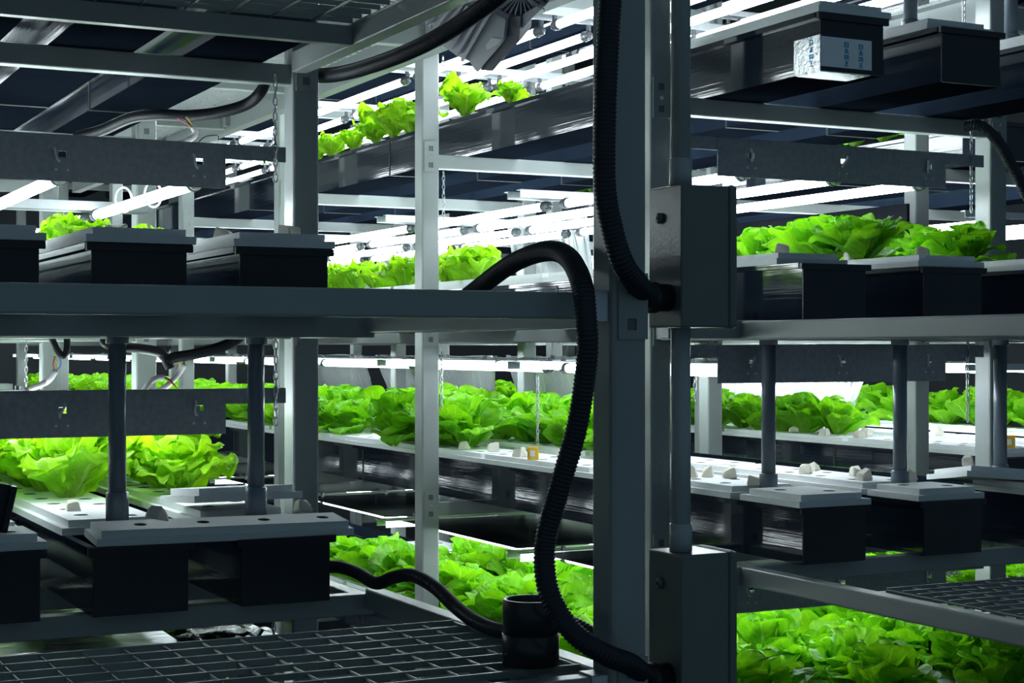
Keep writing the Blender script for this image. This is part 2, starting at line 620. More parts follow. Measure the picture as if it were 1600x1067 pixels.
# ------------------------------------------------------------------ troughs
PROF = [(-TW, 0), (TW, 0), (TW, 0.150), (TW + 0.014, 0.150), (TW + 0.014, THT), (TW - 0.005, THT), (TW - 0.005, 0.005),
        (-TW + 0.005, 0.005), (-TW + 0.005, THT), (-TW - 0.014, THT), (-TW - 0.014, 0.150), (-TW, 0.150)]
ENDP = MB().cbox(-TW, TW, -0.006, 0.0, 0.0, THT - 0.001, 0.0015).box(-TW - 0.013, TW + 0.013, -0.016, -0.004, 0.146, THT - 0.001).mesh('end_plate', 'trough_end')
JOINT = MB().prism([(-TW - 0.002, -0.002), (TW + 0.002, -0.002), (TW + 0.002, 0.150), (TW, 0.150), (TW, 0.0), (-TW, 0.0), (-TW, 0.150), (-TW - 0.002, 0.150)], -0.006, 0.006).mesh('joint_strip', 'black')
BODY = {}
front = {}


def trough(rk, i, k, y0, y1, joints):
    x = RACKS[rk]['xs'][i]
    t = thing('growing_trough', 'long glossy black plastic %s, %s tier of the %s' % (TN[rk][i], TIERS[k], RN[rk]), 'trough',
              (x, y0, ZB(k)), group='growing troughs')
    L = round(y1 - y0, 3)
    if L not in BODY:
        bd = MB().prism(PROF, 0, L)
        bd.m[0] = 1
        BODY[L] = bd.mesh('channel', ['trough', 'trough_under_shade'])
    link('channel', BODY[L], t)
    link('end_plate', ENDP, t)
    for j in joints:
        if 0.3 < j - y0 < L - 0.3:
            link('joint_strip', JOINT, t, (0, j - y0, 0))
    front[(rk, i, k)] = y0
    return t


troughs = {}
for k in (-1, 0, 1, 2, 3):
    for i in range(3):
        if True:
            y0 = {0: 3.885, 1: 3.90, 2: 3.99, -1: 3.93, 3: 3.93}[k]
            troughs[('left', i, k)] = trough('left', i, k, y0, 16.6, [5.35 + 0.1 * k, 7.4, 9.5])
        y0 = {0: 3.90, 1: 3.90, 2: 3.82, -1: 3.95, 3: 3.85}[k]
        troughs[('right', i, k)] = trough('right', i, k, y0, 16.6, [4.95, 7.02, 9.1] if k == 2 else [4.25 if k == 5 else 5.4, 7.35, 9.4])
        troughs[('far', i, k)] = trough('far', i, k, 5.3, 13.0, [6.45, 8.4, 10.4])

# foil tape wrapped round one trough end, printed in blue
tf = troughs[('right', 0, 2)]
fo = MB()
fo.box(-TW - 0.002, TW - 0.045, -0.0085, -0.0062, 0.012, 0.098)
fo.box(-TW - 0.0035, -TW - 0.0008, -0.0085, 0.115, 0.0, 0.102)
fo.box(-TW - 0.0035, TW - 0.05, -0.0085, 0.10, -0.004, -0.001)
fw = part('foil_tape', fo, 'foil', tf)
fw['label'] = 'crinkled silver foil tape with blue print'


def strokes(o, glyphs, plane, size, name='print'):
    """blocky printed characters as thin raised strokes; each glyph a list of (x0,y0,x1,y1) in a unit cell"""
    mb = MB()
    for gx, gy, g in glyphs:
        for x0, y0, x1, y1 in g:
            plane(mb, gx + x0 * size, gx + x1 * size, gy + y0 * size, gy + y1 * size)
    return part(name, mb, 'print_blue', o)


GL = [[(0, 0, .2, 1), (.2, .8, .8, 1), (.8, 0, 1, 1), (.2, .4, .8, .55), (.2, 0, .8, .15)],
      [(0, .4, 1, .55), (.4, 0, .58, 1), (.1, .75, .9, .88), (.1, 0, .3, .3), (.75, 0, .95, .3)],
      [(0, 0, .18, .9), (.0, .8, 1, .95), (.45, .1, .62, .8), (.82, 0, 1, .9), (.18, .3, .82, .42)],
      [(.1, .85, .9, 1), (.4, .2, .6, .85), (0, .0, 1, .15), (.1, .45, .9, .58)]]
gl = [(-0.03, 0.072 - q * 0.018, GL[q]) for q in range(4)]
gl2 = [(0.022, 0.070 - q * 0.018, GL[q]) for q in range(4)]
for g_ in (gl, gl2):
    strokes(fw, g_, lambda mb, a, b, c, d: mb.box(a, b, -0.0092, -0.0083, c, d), 0.015)
gl3 = [(0.024, 0.076 - q * 0.020, GL[q]) for q in range(4)]
strokes(fw, gl3, lambda mb, a, b, c, d: mb.box(-TW - 0.0042, -TW - 0.0033, a, b, c, d), 0.016)

# ------------------------------------------------------------------ foam boards


def lid_mesh(name, L, n, wl=0.131, wu=0.111, cols=2, r=0.019, ends=(0.02, 0.02)):
    mb = MB()
    mb.box(-wl, wl, 0, L, 0, LID / 2)
    e0, e1 = ends
    y0, y1 = e0, L - e1
    zt, zm = LID, LID / 2
    # upper board with round planting holes
    cw, cl = 2 * wu / cols, (y1 - y0) / n
    S = 12
    for a in range(cols):
        for b in range(n):
            cx, cy = -wu + (a + 0.5) * cw, y0 + (b + 0.5) * cl
            base = len(mb.v)
            ring = []
            for q in range(S):
                an = 2 * pi * q / S + pi / 12 * 0
                ring.append((cos(an), sin(an)))
            for (ca, sa) in ring:     # on the cell's edge
                m_ = max(abs(ca) , abs(sa))
                px, py = ca / m_, sa / m_
                mb.v.append((cx + px * cw / 2, cy + py * cl / 2, zt))
            oy = (0.18 if a == 0 else -0.18) * cl
            for (ca, sa) in ring:
                mb.v.append((cx + r * ca, cy + oy + r * sa, zt))
            for (ca, sa) in ring:
                mb.v.append((cx + r * ca, cy + oy + r * sa, zt - 0.026))
            # cell corners
            cor = []
            for sx, sy in ((1, 1), (-1, 1), (-1, -1), (1, -1)):
                cor.append(len(mb.v))
                mb.v.append((cx + sx * cw / 2, cy + sy * cl / 2, zt))
            for q in range(S):
                q2 = (q + 1) % S
                o1, o2 = base + q, base + q2
                mb.quad(o1, o2, base + S + q2, base + S + q)
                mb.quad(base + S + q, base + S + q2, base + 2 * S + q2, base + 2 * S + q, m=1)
            for ci, qs in ((0, (1, 2)), (1, (4, 5)), (2, (7, 8)), (3, (10, 11))):
                mb.quad(base + qs[0], cor[ci], base + qs[1])
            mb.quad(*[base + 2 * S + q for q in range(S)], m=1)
    b = len(mb.v)
    for z in (zm, zt):
        for x, y in ((-wu, y0), (wu, y0), (wu, y1), (-wu, y1)):
            mb.v.append((x, y, z))
    for i in range(4):
        j = (i + 1) % 4
        mb.quad(b + i, b + j, b + 4 + j, b + 4 + i)
    return mb.mesh(name, ['foam', 'hole_shade'])


LIDM = {}


def lid_of(L):
    L = round(L, 2)
    if L not in LIDM:
        LIDM[L] = lid_mesh('planting_board', L, max(1, int(L / 0.17)))
    return LIDM[L]


lid_no = {}


def lid(rk, i, k, y0, L, dx=0.0, rz=0.0):
    key = (rk, i, k)
    lid_no[key] = lid_no.get(key, 0) + 1
    o = link('planting_board', lid_of(L), None, (RACKS[rk]['xs'][i] + dx, y0, ZB(k) + THT + 0.0005), (0, 0, rz))
    tag(o, 'white foam planting board, %s from front on %s, %s tier of %s' % (nth(lid_no[key]), TN[rk][i], TIERS[k], RN[rk]), 'foam board', 'foam planting boards')
    return o


def lids_run(rk, i, k, y0, y1, L=0.9):
    y = y0
    while y + 0.2 < y1:
        l = min(L, y1 - y)
        lid(rk, i, k, y, l - 0.004, rnd.uniform(-0.002, 0.002))
        y += l


# left rack, lower tier
lids_run('left', 0, 0, 4.16, 8.6)
lid('left', 0, 0, 3.88, 0.22)
lids_run('left', 1, 0, 4.14, 8.6)
lids_run('left', 2, 0, 4.22, 8.6)
# middle tier
for i in range(3):
    lids_run('left', i, 1, (3.89, 3.87, 3.885)[i], 7.2, 0.8)
lids_run('left', 2, 2, 3.99, 7.0, 0.8)
lids_run('left', 1, 2, 3.99, 5.6, 0.8)
# right rack
lid('right', 0, 0, 3.89, 0.30)
lid('right', 1, 0, 3.90, 0.24)
lids_run('right', 0, 0, 4.24, 9.8, 0.9)
lids_run('right', 1, 0, 4.17, 9.8, 0.9)
lids_run('right', 2, 0, 6.5, 8.6, 0.9)
lid('right', 2, 0, 3.9, 0.3)
for i in range(3):
    lids_run('right', i, 1, 3.90 if i else 4.0, 8.5, 0.75)
    lids_run('right', i, -1, 4.0, 9.0, 0.9)
lid('right', 0, 2, 3.80, 0.75)
lid('right', 0, 2, 4.56, 0.45)
lids_run('right', 1, 2, 3.86, 5.5, 0.8)
lids_run('right', 2, 2, 3.86, 4.7, 0.8)
for k in (-1, 0, 1):
    lids_run('far', 0, k, 5.32, 10.4, 1.05)
    if k == 0:
        lids_run('far', 1, k, 5.32, 9.4, 1.05)
        lids_run('far', 2, k, 5.32, 9.4, 1.05)

# loose lids
LOOSE = lid_mesh('planting_board', 0.645, 4, wl=0.062, wu=0.055, cols=1, r=0.016, ends=(0.012, 0.012))
o = link('planting_board', LOOSE, None, (0.868, 3.93, ZB(0) + THT + 0.0075), (0, 0, -pi / 2))
o.rotation_euler = (radians(-0.6), radians(6), -pi / 2 + radians(1.0))
tag(o, 'narrow foam board lying crosswise over two lower left trough ends', 'foam board', 'foam planting boards')
o = link('planting_board', lid_of(0.30), None, (1.17, 4.27, ZB(0) + THT + LID + 0.022), (radians(0), radians(-4), radians(-86)))
tag(o, 'foam board lying tilted behind the right grey drain pipe, lower left', 'foam board', 'foam planting boards')
o = link('planting_board', lid_of(0.42), None, (3.78, 3.98, ZB(0) + THT + LID + 0.012), (radians(-6), radians(4), radians(-24)))
tag(o, 'foam board lying askew between two drain pipes on right rack', 'foam board', 'foam planting boards')

# ------------------------------------------------------------------ lamp fixtures
BX = [-0.59, -0.472, -0.452, -0.112, -0.092, 0.248, 0.268, 0.33]
BZ = [0.0, 0.062, 0.078, 0.118]
BARX = MB().plate(BX, BZ, {(1, 1), (3, 1), (5, 1)}, -0.0015, 0.0015).mesh('end_bar', 'bar_steel')
rl = MB()
# Z-section carrier: a strip above the holes and a flange behind
rl.prism([(-0.70, 0.080), (0.50, 0.080), (0.50, 0.121), (-0.70, 0.121)], 0.0016, 0.0046)
rl.box(-0.70, 0.50, 0.0046, 0.034, 0.118, 0.121)
CARRY = rl.mesh('carrier_rail', 'bar_steel')
BACKBAR = MB().plate([-0.66, 0.45], [0.03, 0.06], set(), -0.002, 0.002).box(-0.66, 0.45, 0.002, 0.03, 0.057, 0.06).mesh('end_bar', 'galv')
TR = 0.0165
TUBE = MB().lathe([(0.004, 0.0), (TR, 0.006), (TR, 1.164), (0.004, 1.17)], 12, M=Matrix.Rotation(-pi / 2, 4, 'X')).mesh('tube', 'tube', True)
SOCK = MB().lathe([(0.004, -0.035), (0.013, -0.033), (0.019, -0.02), (0.019, 0.0), (0.0215, 0.001), (0.0215, 0.012), (0.018, 0.014), (0.018, 0.02)], 12,
                  M=Matrix.Rotation(-pi / 2, 4, 'X')).box(-0.006, 0.006, -0.03, -0.012, 0.015, 0.042).mesh('socket', 'socket')
HOLE_GLINT = MB().lathe([(0.0, -0.004), (0.0035, -0.003), (0.0035, 0.002), (0.0, 0.002)], 8, M=Matrix.Rotation(pi / 2, 4, 'X')).mesh('bolt_or_hole_glint', 'white_plastic')  # white dots in place of light showing through small holes in the bar
tie_pts = [Vector((0.004 * sin(a * 2), -0.006 - 0.008 * sin(a), 0.03 + 0.03 * cos(a))) for a in [0.2 * q for q in range(18)]]
TIE = MB().tube([p * 0.62 for p in tie_pts], 0.0034, 6).mesh('cable_tie', 'white_plastic', True)
TX = [-0.462, -0.102, 0.258]
TX4 = [-0.47, -0.20, 0.07, 0.34]
TX5 = [-0.50, -0.29, -0.08, 0.13, 0.34]
hd = MB()
hd.box(-0.60, 0.44, 0.036, 1.18, 0.0615, 0.0635)
HOOD = hd.mesh('reflector', 'mirror_film')
fix_no = {}


def fixture(rk, k, y, near):
    R = RACKS[rk]
    key = (rk, k)
    fix_no[key] = fix_no.get(key, 0) + 1
    z = ZB(k) + R['lamp'][k]
    t = thing('lamp_fixture', 'fluorescent lamp fixture, %s from front, over %s tier of %s' % (nth(fix_no[key]), TIERS[k], RN[rk]), 'lamp',
              (R['mid'], y, z), group='fluorescent lamp fixtures')
    tz = -0.006 if k >= 2 else 0.014 if k == 1 else 0.034
    xs_t = TX5 if (rk == 'right' and k >= 2) else TX4 if (rk == 'right' and k == 1 and not near) else TX
    if near:
        link('end_bar', BARX, t)
        link('carrier_rail', CARRY, t)
        for x in TX:
            link('bolt_or_hole_glint', HOLE_GLINT, t, (x - 0.016, -0.002, 0.030))
            link('bolt_or_hole_glint', HOLE_GLINT, t, (x + 0.014, -0.002, 0.030))
            link('cable_tie', TIE, t, (x - 0.006, -0.003, 0.052), (0, rnd.uniform(-0.5, 0.5), rnd.uniform(-1, 1)))
    else:
        link('end_bar', BACKBAR, t, (0, 0, 0))
    link('end_bar', BACKBAR, t, (0, 1.215, 0))
    if (rk == 'right' and k in (-1, 0)) or (rk == 'left' and k == -1):
        link('reflector', HOOD, t)
    for x in xs_t:
        tb = link('tube', TUBE, t, (x, 0.048, tz))
        link('socket', SOCK, tb, (0, 0, 0))
        link('socket', SOCK, tb, (0, 1.17, 0), (0, 0, pi))
    return t


FY = [4.30, 5.62, 6.94, 8.26, 9.58, 10.90, 12.22, 13.54, 14.86]
for rk in ('left', 'right', 'far'):
    for k in RACKS[rk]['lamp']:
        for q, y in enumerate(FY):
            if (rk == 'far' and (y < 5.0 or y > 10)) or (y > 11 and k not in (0, 1)):
                continue
            fixture(rk, k, y, q == 0 and k < 2)

# ------------------------------------------------------------------ reflective film curtains and sheets


def film_sheet(label, p0, p1, p2, p3, nu=30, nv=8, amp=0.022, mats='film', name='reflective_film', cat='film', group='silver film sheets'):
    """a thin wavy sheet between four corners (p0-p1 the upper edge)"""
    mb = MB()
    nrm = (p1 - p0).cross(p3 - p0).normalized()
    for s in (0, 1):
        for j in range(nv + 1):
            for i in range(nu + 1):
                a, b = i / nu, j / nv
                p = p0.lerp(p1, a).lerp(p3.lerp(p2, a), b)
                d = amp * (noise.noise(Vector((a * 5 + p0.x * 3, b * 1.3, p0.y))) + 0.5 * noise.noise(Vector((a * 13, b * 2.0, p0.z * 5))))
                mb.v.append(tuple(p + nrm * (d + s * 0.0012)))
    S = (nu + 1) * (nv + 1)
    for j in range(nv):
        for i in range(nu):
            q = j * (nu + 1) + i
            mb.quad(q, q + nu + 1, q + nu + 2, q + 1)
            mb.quad(S + q, S + q + 1, S + q + nu + 2, S + q + nu + 1)
    for i in range(nu):
        a, b = i, nv * (nu + 1) + i
        mb.quad(a, a + 1, S + a + 1, S + a)
        mb.quad(b, S + b, S + b + 1, b + 1)
    for j in range(nv):
        a, b = j * (nu + 1), j * (nu + 1) + nu
        mb.quad(a, S + a, S + a + nu + 1, a + nu + 1)
        mb.quad(b, b + nu + 1, S + b + nu + 1, S + b)
    o = part(name, mb, mats, None, True)
    return tag(o, label, cat, group)


V = Vector
n = 0
for k, zt, zl in ((0, -0.04, -0.32), (1, 0.72, 0.30)):
    for q, (ya, yb) in enumerate(((7.45, 8.42), (8.58, 10.35), (10.55, 12.3))):
        film_sheet('silver reflective film hanging behind %s tier of right rack, %s from front' % (TIERS[k], nth(q + 1)),
                   V((4.20, yb, zt)), V((4.20, ya, zt)), V((4.30, ya + 0.10, zl)), V((4.30, yb - 0.02, zl)))
film_sheet('silver reflective film hanging behind far rack lettuce, right of junction boxes', V((5.46, 8.25, -0.10)), V((5.46, 6.72, -0.10)), V((5.38, 6.80, -0.385)), V((5.38, 8.25, -0.385)), amp=0.03)
# black backing panel behind the middle tier at right
pb = MB()
pb.cbox(4.22, 4.235, 4.98, 6.6, 0.10, 0.56, 0.003)
tag(part('backing_panel', pb, 'black_matte'), 'plain dark panel behind middle tier lettuce of right rack', 'panel')
# sheets over the lamps of the bottom tier, seen from above through the walkway
zl = ZB(-1) + 0.43 + 0.135
for q, (ya, yb) in enumerate(((4.20, 5.5), (5.66, 6.8))):
    film_sheet('silver film lying over the bottom lamps of left rack, %s from front' % nth(q + 1), V((0.10, yb, zl)), V((1.19, yb, zl)), V((1.19, ya, zl)), V((0.10, ya, zl)), 14, 14, 0.014)

# ------------------------------------------------------------------ lettuces


def leaf_mesh(name, kind, seed, NU=14, NV=24):
    r = random.Random(seed)
    mb = MB()
    uv = []
    frill = kind == 'leaf_frill'
    W = r.uniform(0.29, 0.38) if frill else r.uniform(0.28, 0.36)
    bend = r.uniform(0.1, 1.2) if frill else r.uniform(0.1, 1.4)
    sway = r.uniform(-0.12, 0.12)
    r_cup = r.uniform(0.05, 0.5)
    ph, ph2, ph3 = r.uniform(0, 6), r.uniform(0, 6), r.uniform(0, 6)
    S = [1 - (1 - j / NV) ** 1.35 for j in range(NV + 1)]       # denser towards the tip
    y = z = 0.0
    centre = []
    for j in range(NV + 1):
        s_ = S[j]
        a = bend * (s_ ** 1.8) - 0.22 * sin(pi * s_)
        centre.append((y, z, a))
        if j < NV:
            d = S[j + 1] - s_
            y += sin(a) * d
            z += cos(a) * d
    for j in range(NV + 1):
        s_ = S[j]
        cy, cz, ca = centre[j]
        pk = 0.66 if frill else 0.60
        rise = 0.13 + 0.87 * (0.5 - 0.5 * cos(min(1.0, s_ / pk) * pi)) ** (0.8 if frill else 0.62)
        fall = max(0.0, 1 - max(0.0, (s_ - pk) / (1.0 - pk)) ** 2.6) ** 0.5
        wd = W * rise * (0.06 + 0.94 * fall)
        for i in range(NU + 1):
            t = i / NU * 2 - 1
            e = abs(t)
            sg = 1 if t > 0 else -1
            if frill:
                n1 = sin(s_ * 15 + ph + sg * ph3) + 0.7 * sin(s_ * 27 + ph2 * sg) + 0.5 * sin(t * 9 + ph)
                up = 0.070 * e ** 2.2 * (0.25 + s_) * n1 + 0.20 * wd * e ** 1.7
                jag = 1 + (0.11 * sin(s_ * 41 + ph2 * sg) + 0.09 * sin(s_ * 23 + ph * sg)) * e ** 3
                tipf = 0.045 * sin(t * 15 + ph3) * max(0, (s_ - 0.8) / 0.2)
            else:
                n1 = sin(s_ * 8 + ph + sg * ph3) + 0.6 * sin(s_ * 17 + ph2 * sg)
                up = 0.038 * e ** 2 * (0.3 + s_) * n1 + r_cup * wd * e ** 1.8 * (1.1 - 0.5 * s_)
                jag = 1 + 0.035 * sin(s_ * 17 + ph2 * sg) * e ** 3
                tipf = 0.012 * sin(t * 8 + ph3) * max(0, (s_ - 0.8) / 0.2)
            up += 0.060 * noise.noise(Vector((t * 2.4 + seed, s_ * 5.0, seed * 1.7))) * (0.3 + s_) + 0.018 * noise.noise(Vector((t * 6 + seed, s_ * 13.0, seed * 2.7)))
            x = wd * t * jag + sway * s_ * s_
            # the leaf leans towards +Y, its upper side looks to the plant's centre (-Y)
            zz = cz + tipf * cos(ca)
            yy = cy + tipf * sin(ca)
            mb.v.append((x, yy - cos(ca) * up, zz + sin(ca) * up))
            uv.append(((t + 1) / 2, s_))
    for j in range(NV):
        for i in range(NU):
            q = j * (NU + 1) + i
            mb.quad(q, q + 1, q + NU + 2, q + NU + 1)
    mb.uvs = uv
    return mb


def with_uv(me, uvs):
    lay = me.uv_layers.new(name='UVMap')
    idx = [0] * len(me.loops)
    me.loops.foreach_get('vertex_index', idx)
    flat = []
    for q in idx:
        flat.extend(uvs[q])
    lay.data.foreach_set('uv', flat)
    return me


LEAVES = {}
LEAFMB = {}
for kind in ('leaf_frill', 'leaf_round'):
    LEAVES[kind] = []
    LEAFMB[kind] = []
    for s in range(7):
        mb = leaf_mesh('leaf', kind, s + (20 if kind == 'leaf_round' else 0))
        LEAVES[kind].append(with_uv(mb.mesh('leaf', kind, True), mb.uvs))
        LEAFMB[kind].append(leaf_mesh('leaf', kind, s + (20 if kind == 'leaf_round' else 0), 8, 10))


def head_plan(kind, seed, n=22):
    """transforms of the leaves of one head of unit height"""
    r = random.Random(seed)
    out = []
    for i in range(n):
        q = i / (n - 1)                    # 0 outer .. 1 heart
        az = i * 2.399 + r.uniform(-0.25, 0.25)
        if kind == 'leaf_frill':
            tilt = radians(50 - 47 * q ** 0.8) + r.uniform(-0.22, 0.22)
            sc = (1.12 - 0.30 * q) * r.uniform(0.80, 1.15)
        else:
            tilt = radians(64 - 60 * q ** 0.75) + r.uniform(-0.24, 0.24)
            sc = (1.05 - 0.22 * q) * r.uniform(0.78, 1.15)
        M = Matrix.Rotation(az, 4, 'Z') @ Matrix.Translation((0, 0.03 * (1 - q), 0.0)) @ Matrix.Rotation(-tilt, 4, 'X') @ Matrix.Rotation(r.uniform(-0.5, 0.5), 4, 'Z') @ Matrix.Scale(sc, 4)
        out.append((r.randrange(7), M))
    return out


PLANS = {kd: [head_plan(kd, s + 100) for s in range(6)] for kd in LEAVES}
HEADS = {}
HEADMB = {}
for kd in LEAVES:
    HEADS[kd] = []
    HEADMB[kd] = []
    for plan in PLANS[kd]:
        mb = MB()
        uvs = []
        for li, M in plan[::1]:
            src = LEAFMB[kd][li]
            b = len(mb.v)
            for v in src.v:
                mb.v.append(tuple(M @ Vector(v)))
            uvs += src.uvs
            for f in src.f:
                mb.quad(*[b + q for q in f])
        HEADS[kd].append(with_uv(mb.mesh('lettuce', kd, True), uvs))
        HEADMB[kd].append((mb, uvs))

KINDW = {'leaf_frill': 'frilly bright green lettuce', 'leaf_round': 'broad-leaved green lettuce'}
let_no = {}
n_heads = 0


def lettuce(rk, i, k, y, kind, size, dx=0.0, leaves=False):
    global n_heads
    n_heads += 1
    key = (rk, i, k)
    let_no[key] = let_no.get(key, 0) + 1
    lab = '%s, %s from front, %s, %s tier of %s' % (KINDW[kind], nth(let_no[key]), TN[rk][i], TIERS[k], RN[rk])
    loc = (RACKS[rk]['xs'][i] + dx, y, ZB(k) + THT + LID - 0.012)
    pi_ = rnd.randrange(6)
    rz = rnd.uniform(0, 6.28)
    if leaves:
        t = thing('lettuce', lab, 'lettuce', loc, (0, 0, rz), 'lettuce heads')
        t.scale = (size, size, size)
        for li, M in PLANS[kind][pi_]:
            o = link('leaf', LEAVES[kind][li], t)
            o.matrix_local = M
    else:
        t = link('lettuce', HEADS[kind][pi_], None, loc, (0, 0, rz))
        t.scale = (size, size, size)
        tag(t, lab, 'lettuce', 'lettuce heads')
    return t


def row(rk, i, k, y0, y1, kind, size, pitch=0.19, near=6.0, jx=0.03):
    y = y0
    while y < y1:
        s = size * rnd.uniform(0.88, 1.12)
        lettuce(rk, i, k, y + rnd.uniform(-0.02, 0.02), kind, s, rnd.uniform(-jx, jx), y < near)
        y += pitch


# left rack, lower tier: a dense frilly crop
for i in range(3):
    row('left', i, 0, 4.86 - 0.03 * i, 7.2, 'leaf_frill', 0.215, 0.19, 5.5)
row('left', 0, 1, 4.75, 6.5, 'leaf_frill', 0.10, 0.24, 5.2)
row('left', 1, 1, 4.55, 6.5, 'leaf_frill', 0.085, 0.26, 5.2)
row('left', 2, 1, 5.3, 6.6, 'leaf_frill', 0.12, 0.26, 4.0)
row('left', 2, 2, 5.0, 6.2, 'leaf_frill', 0.14, 0.24, 4.0)
row('left', 2, -1, 5.0, 7.0, 'leaf_frill', 0.16, 0.22, 4.0)
# right rack
for y_, s_ in ((5.95, 0.09), (6.38, 0.155), (6.98, 0.17), (7.16, 0.17), (7.40, 0.13), (7.7, 0.12), (8.0, 0.13), (8.3, 0.13), (8.7, 0.12)):
    lettuce('right', 0, 2, y_, 'leaf_frill', s_, -0.03, y_ < 7.5)
row('right', 0, 1, 6.25, 8.6, 'leaf_frill', 0.155, 0.20, 7.0)
row('right', 1, 1, 4.30, 5.3, 'leaf_round', 0.175, 0.20, 6)
row('right', 2, 1, 4.35, 5.4, 'leaf_round', 0.175, 0.20, 6)
row('right', 0, 0, 6.45, 7.25, 'leaf_round', 0.25, 0.20, 8)
row('right', 0, 0, 7.8, 9.6, 'leaf_round', 0.20, 0.22, 4)
row('right', 1, 0, 6.0, 9.6, 'leaf_round', 0.25, 0.19, 7.5)
row('right', 2, 0, 6.7, 8.6, 'leaf_round', 0.22, 0.22, 4)
for i in range(3):
    row('right', i, -1, 4.24 - 0.03 * i, 7.6, 'leaf_round', 0.245, 0.20, 6.0)
row('right', 0, -1, 7.7, 9.4, 'leaf_round', 0.21, 0.22, 4)
# far rack
row('far', 0, 0, 6.60, 10.4, 'leaf_round', 0.235, 0.20, 8.0)
row('far', 2, 0, 6.0, 9.4, 'leaf_round', 0.24, 0.21, 0)
row('far', 0, 2, 5.75, 9.4, 'leaf_round', 0.23, 0.22, 0)
row('far', 0, -1, 5.6, 9.4, 'leaf_round', 0.21, 0.22, 0)
row('far', 1, -1, 5.6, 7.6, 'leaf_round', 0.21, 0.22, 0)
row('far', 0, 1, 8.0, 10.0, 'leaf_round', 0.16, 0.22, 0)

sm = MB()
suv = []
for rk, i, k, ya, yb in (('right', 0, 0, 9.8, 16.2), ('right', 1, 0, 9.8, 16.2), ('left', 2, 0, 7.4, 16.2), ('left', 1, 0, 7.4, 12.0), ('right', 0, 1, 8.8, 13.0)):
    y = ya
    while y < yb:
        src, uvs = HEADMB['leaf_round'][rnd.randrange(6)]
        sz = rnd.uniform(0.19, 0.24) if k == 0 else 0.15
        M = Matrix.Translation((RACKS[rk]['xs'][i] + rnd.uniform(-.03, .03), y, ZB(k) + THT + LID - 0.012)) @ Matrix.Rotation(rnd.uniform(0, 6.28), 4, 'Z') @ Matrix.Scale(sz, 4)
        b = len(sm.v)
        sm.v += [tuple(M @ Vector(v)) for v in src.v]
        suv += uvs
        for f in src.f:
            sm.quad(*[b + q for q in f])
        y += 0.24
so = link('lettuce_rows', with_uv(sm.mesh('lettuce_rows', 'leaf_round', True), suv))
so['kind'] = 'stuff'
tag(so, 'distant rows of green lettuce at the far ends of the racks', 'lettuce')

# ------------------------------------------------------------------ PVC drain pipes between the tiers


def drain(label, x, y, zt, zbt, r=0.0215):
    t = thing('drain_pipe', label, 'pipe', (x, y, zbt), group='grey drain pipes')
    h = zt - zbt
    part('pipe', MB().lathe([(r, 0.0), (r, h)], 20), 'pvc', t, True)
    for a in (0.0, h - 0.075):
        part('coupling', MB().lathe([(r + 0.001, a), (r + 0.0065, a + 0.001), (r + 0.0065, a + 0.070), (r + 0.005, a + 0.073), (r + 0.001, a + 0.074)], 20), 'pvc', t, True)
    return t


drain('dark grey drain pipe on the crosswise foam board, left one of two', 0.962, 4.06, ZB(1) + 0.002, ZB(0) + THT + LID + 0.001)
drain('dark grey drain pipe before the left rack post, right one of two', 1.317, 4.06, ZB(1) + 0.002, ZB(0) + THT + LID + 0.001)
for q, (x, y) in enumerate(((3.03, 4.225), (3.48, 4.14), (3.93, 4.17))):
    drain('dark grey drain pipe, %s from left, before right rack lower tier' % nth(q + 1), x, y, ZB(1) + 0.002, ZB(0) + THT + 0.002, 0.022)
    if q:
        drain('grey drain pipe, %s from left, at top right above upper tier' % nth(q), x, y - 0.05, ZB(3) + 0.002, ZB(2) + THT + 0.002, 0.022)

# ------------------------------------------------------------------ junction boxes and conduit
BXL, BXR, BYN, BYF = 1.732, 1.843, 2.70, 2.823


def jbox(label, z0, z1):
    t = thing('junction_box', label, 'box', (BXL, BYN, z0))
    h = z1 - z0
    part('body', MB().cbox(0, BXR - BXL, 0, BYF - BYN, 0, h, 0.004), 'box', t)
    part('cover', MB().cbox(BXR - BXL - 0.001, BXR - BXL + 0.019, -0.004, BYF - BYN + 0.004, -0.003, h + 0.003, 0.009), 'box', t)
    g = part('cable_gland', MB().lathe([(0.024, 0.0), (0.027, 0.002), (0.027, 0.03), (0.031, 0.032), (0.031, 0.05), (0.026, 0.052)], 16,
                                      M=Matrix.Rotation(-pi / 2, 4, 'Y')), 'black', t, True, (0.0, 0.045, 0.058))
    s = part('screw_lug', MB().lathe([(0.0, 0.0), (0.011, 0.0), (0.011, 0.005), (0.006, 0.008), (0.0, 0.008)], 14, M=Matrix.Rotation(-pi / 2, 4, 'Y')), 'box', t, True,
             (-0.001, 0.075, h - 0.062))
    part('screw_hole', MB().lathe([(0.0, 0.0), (0.0035, 0.0), (0.0035, 0.0012), (0.0, 0.0012)], 10, M=Matrix.Rotation(-pi / 2, 4, 'Y')), 'ink', s, False, (-0.008, 0, 0))
    return t


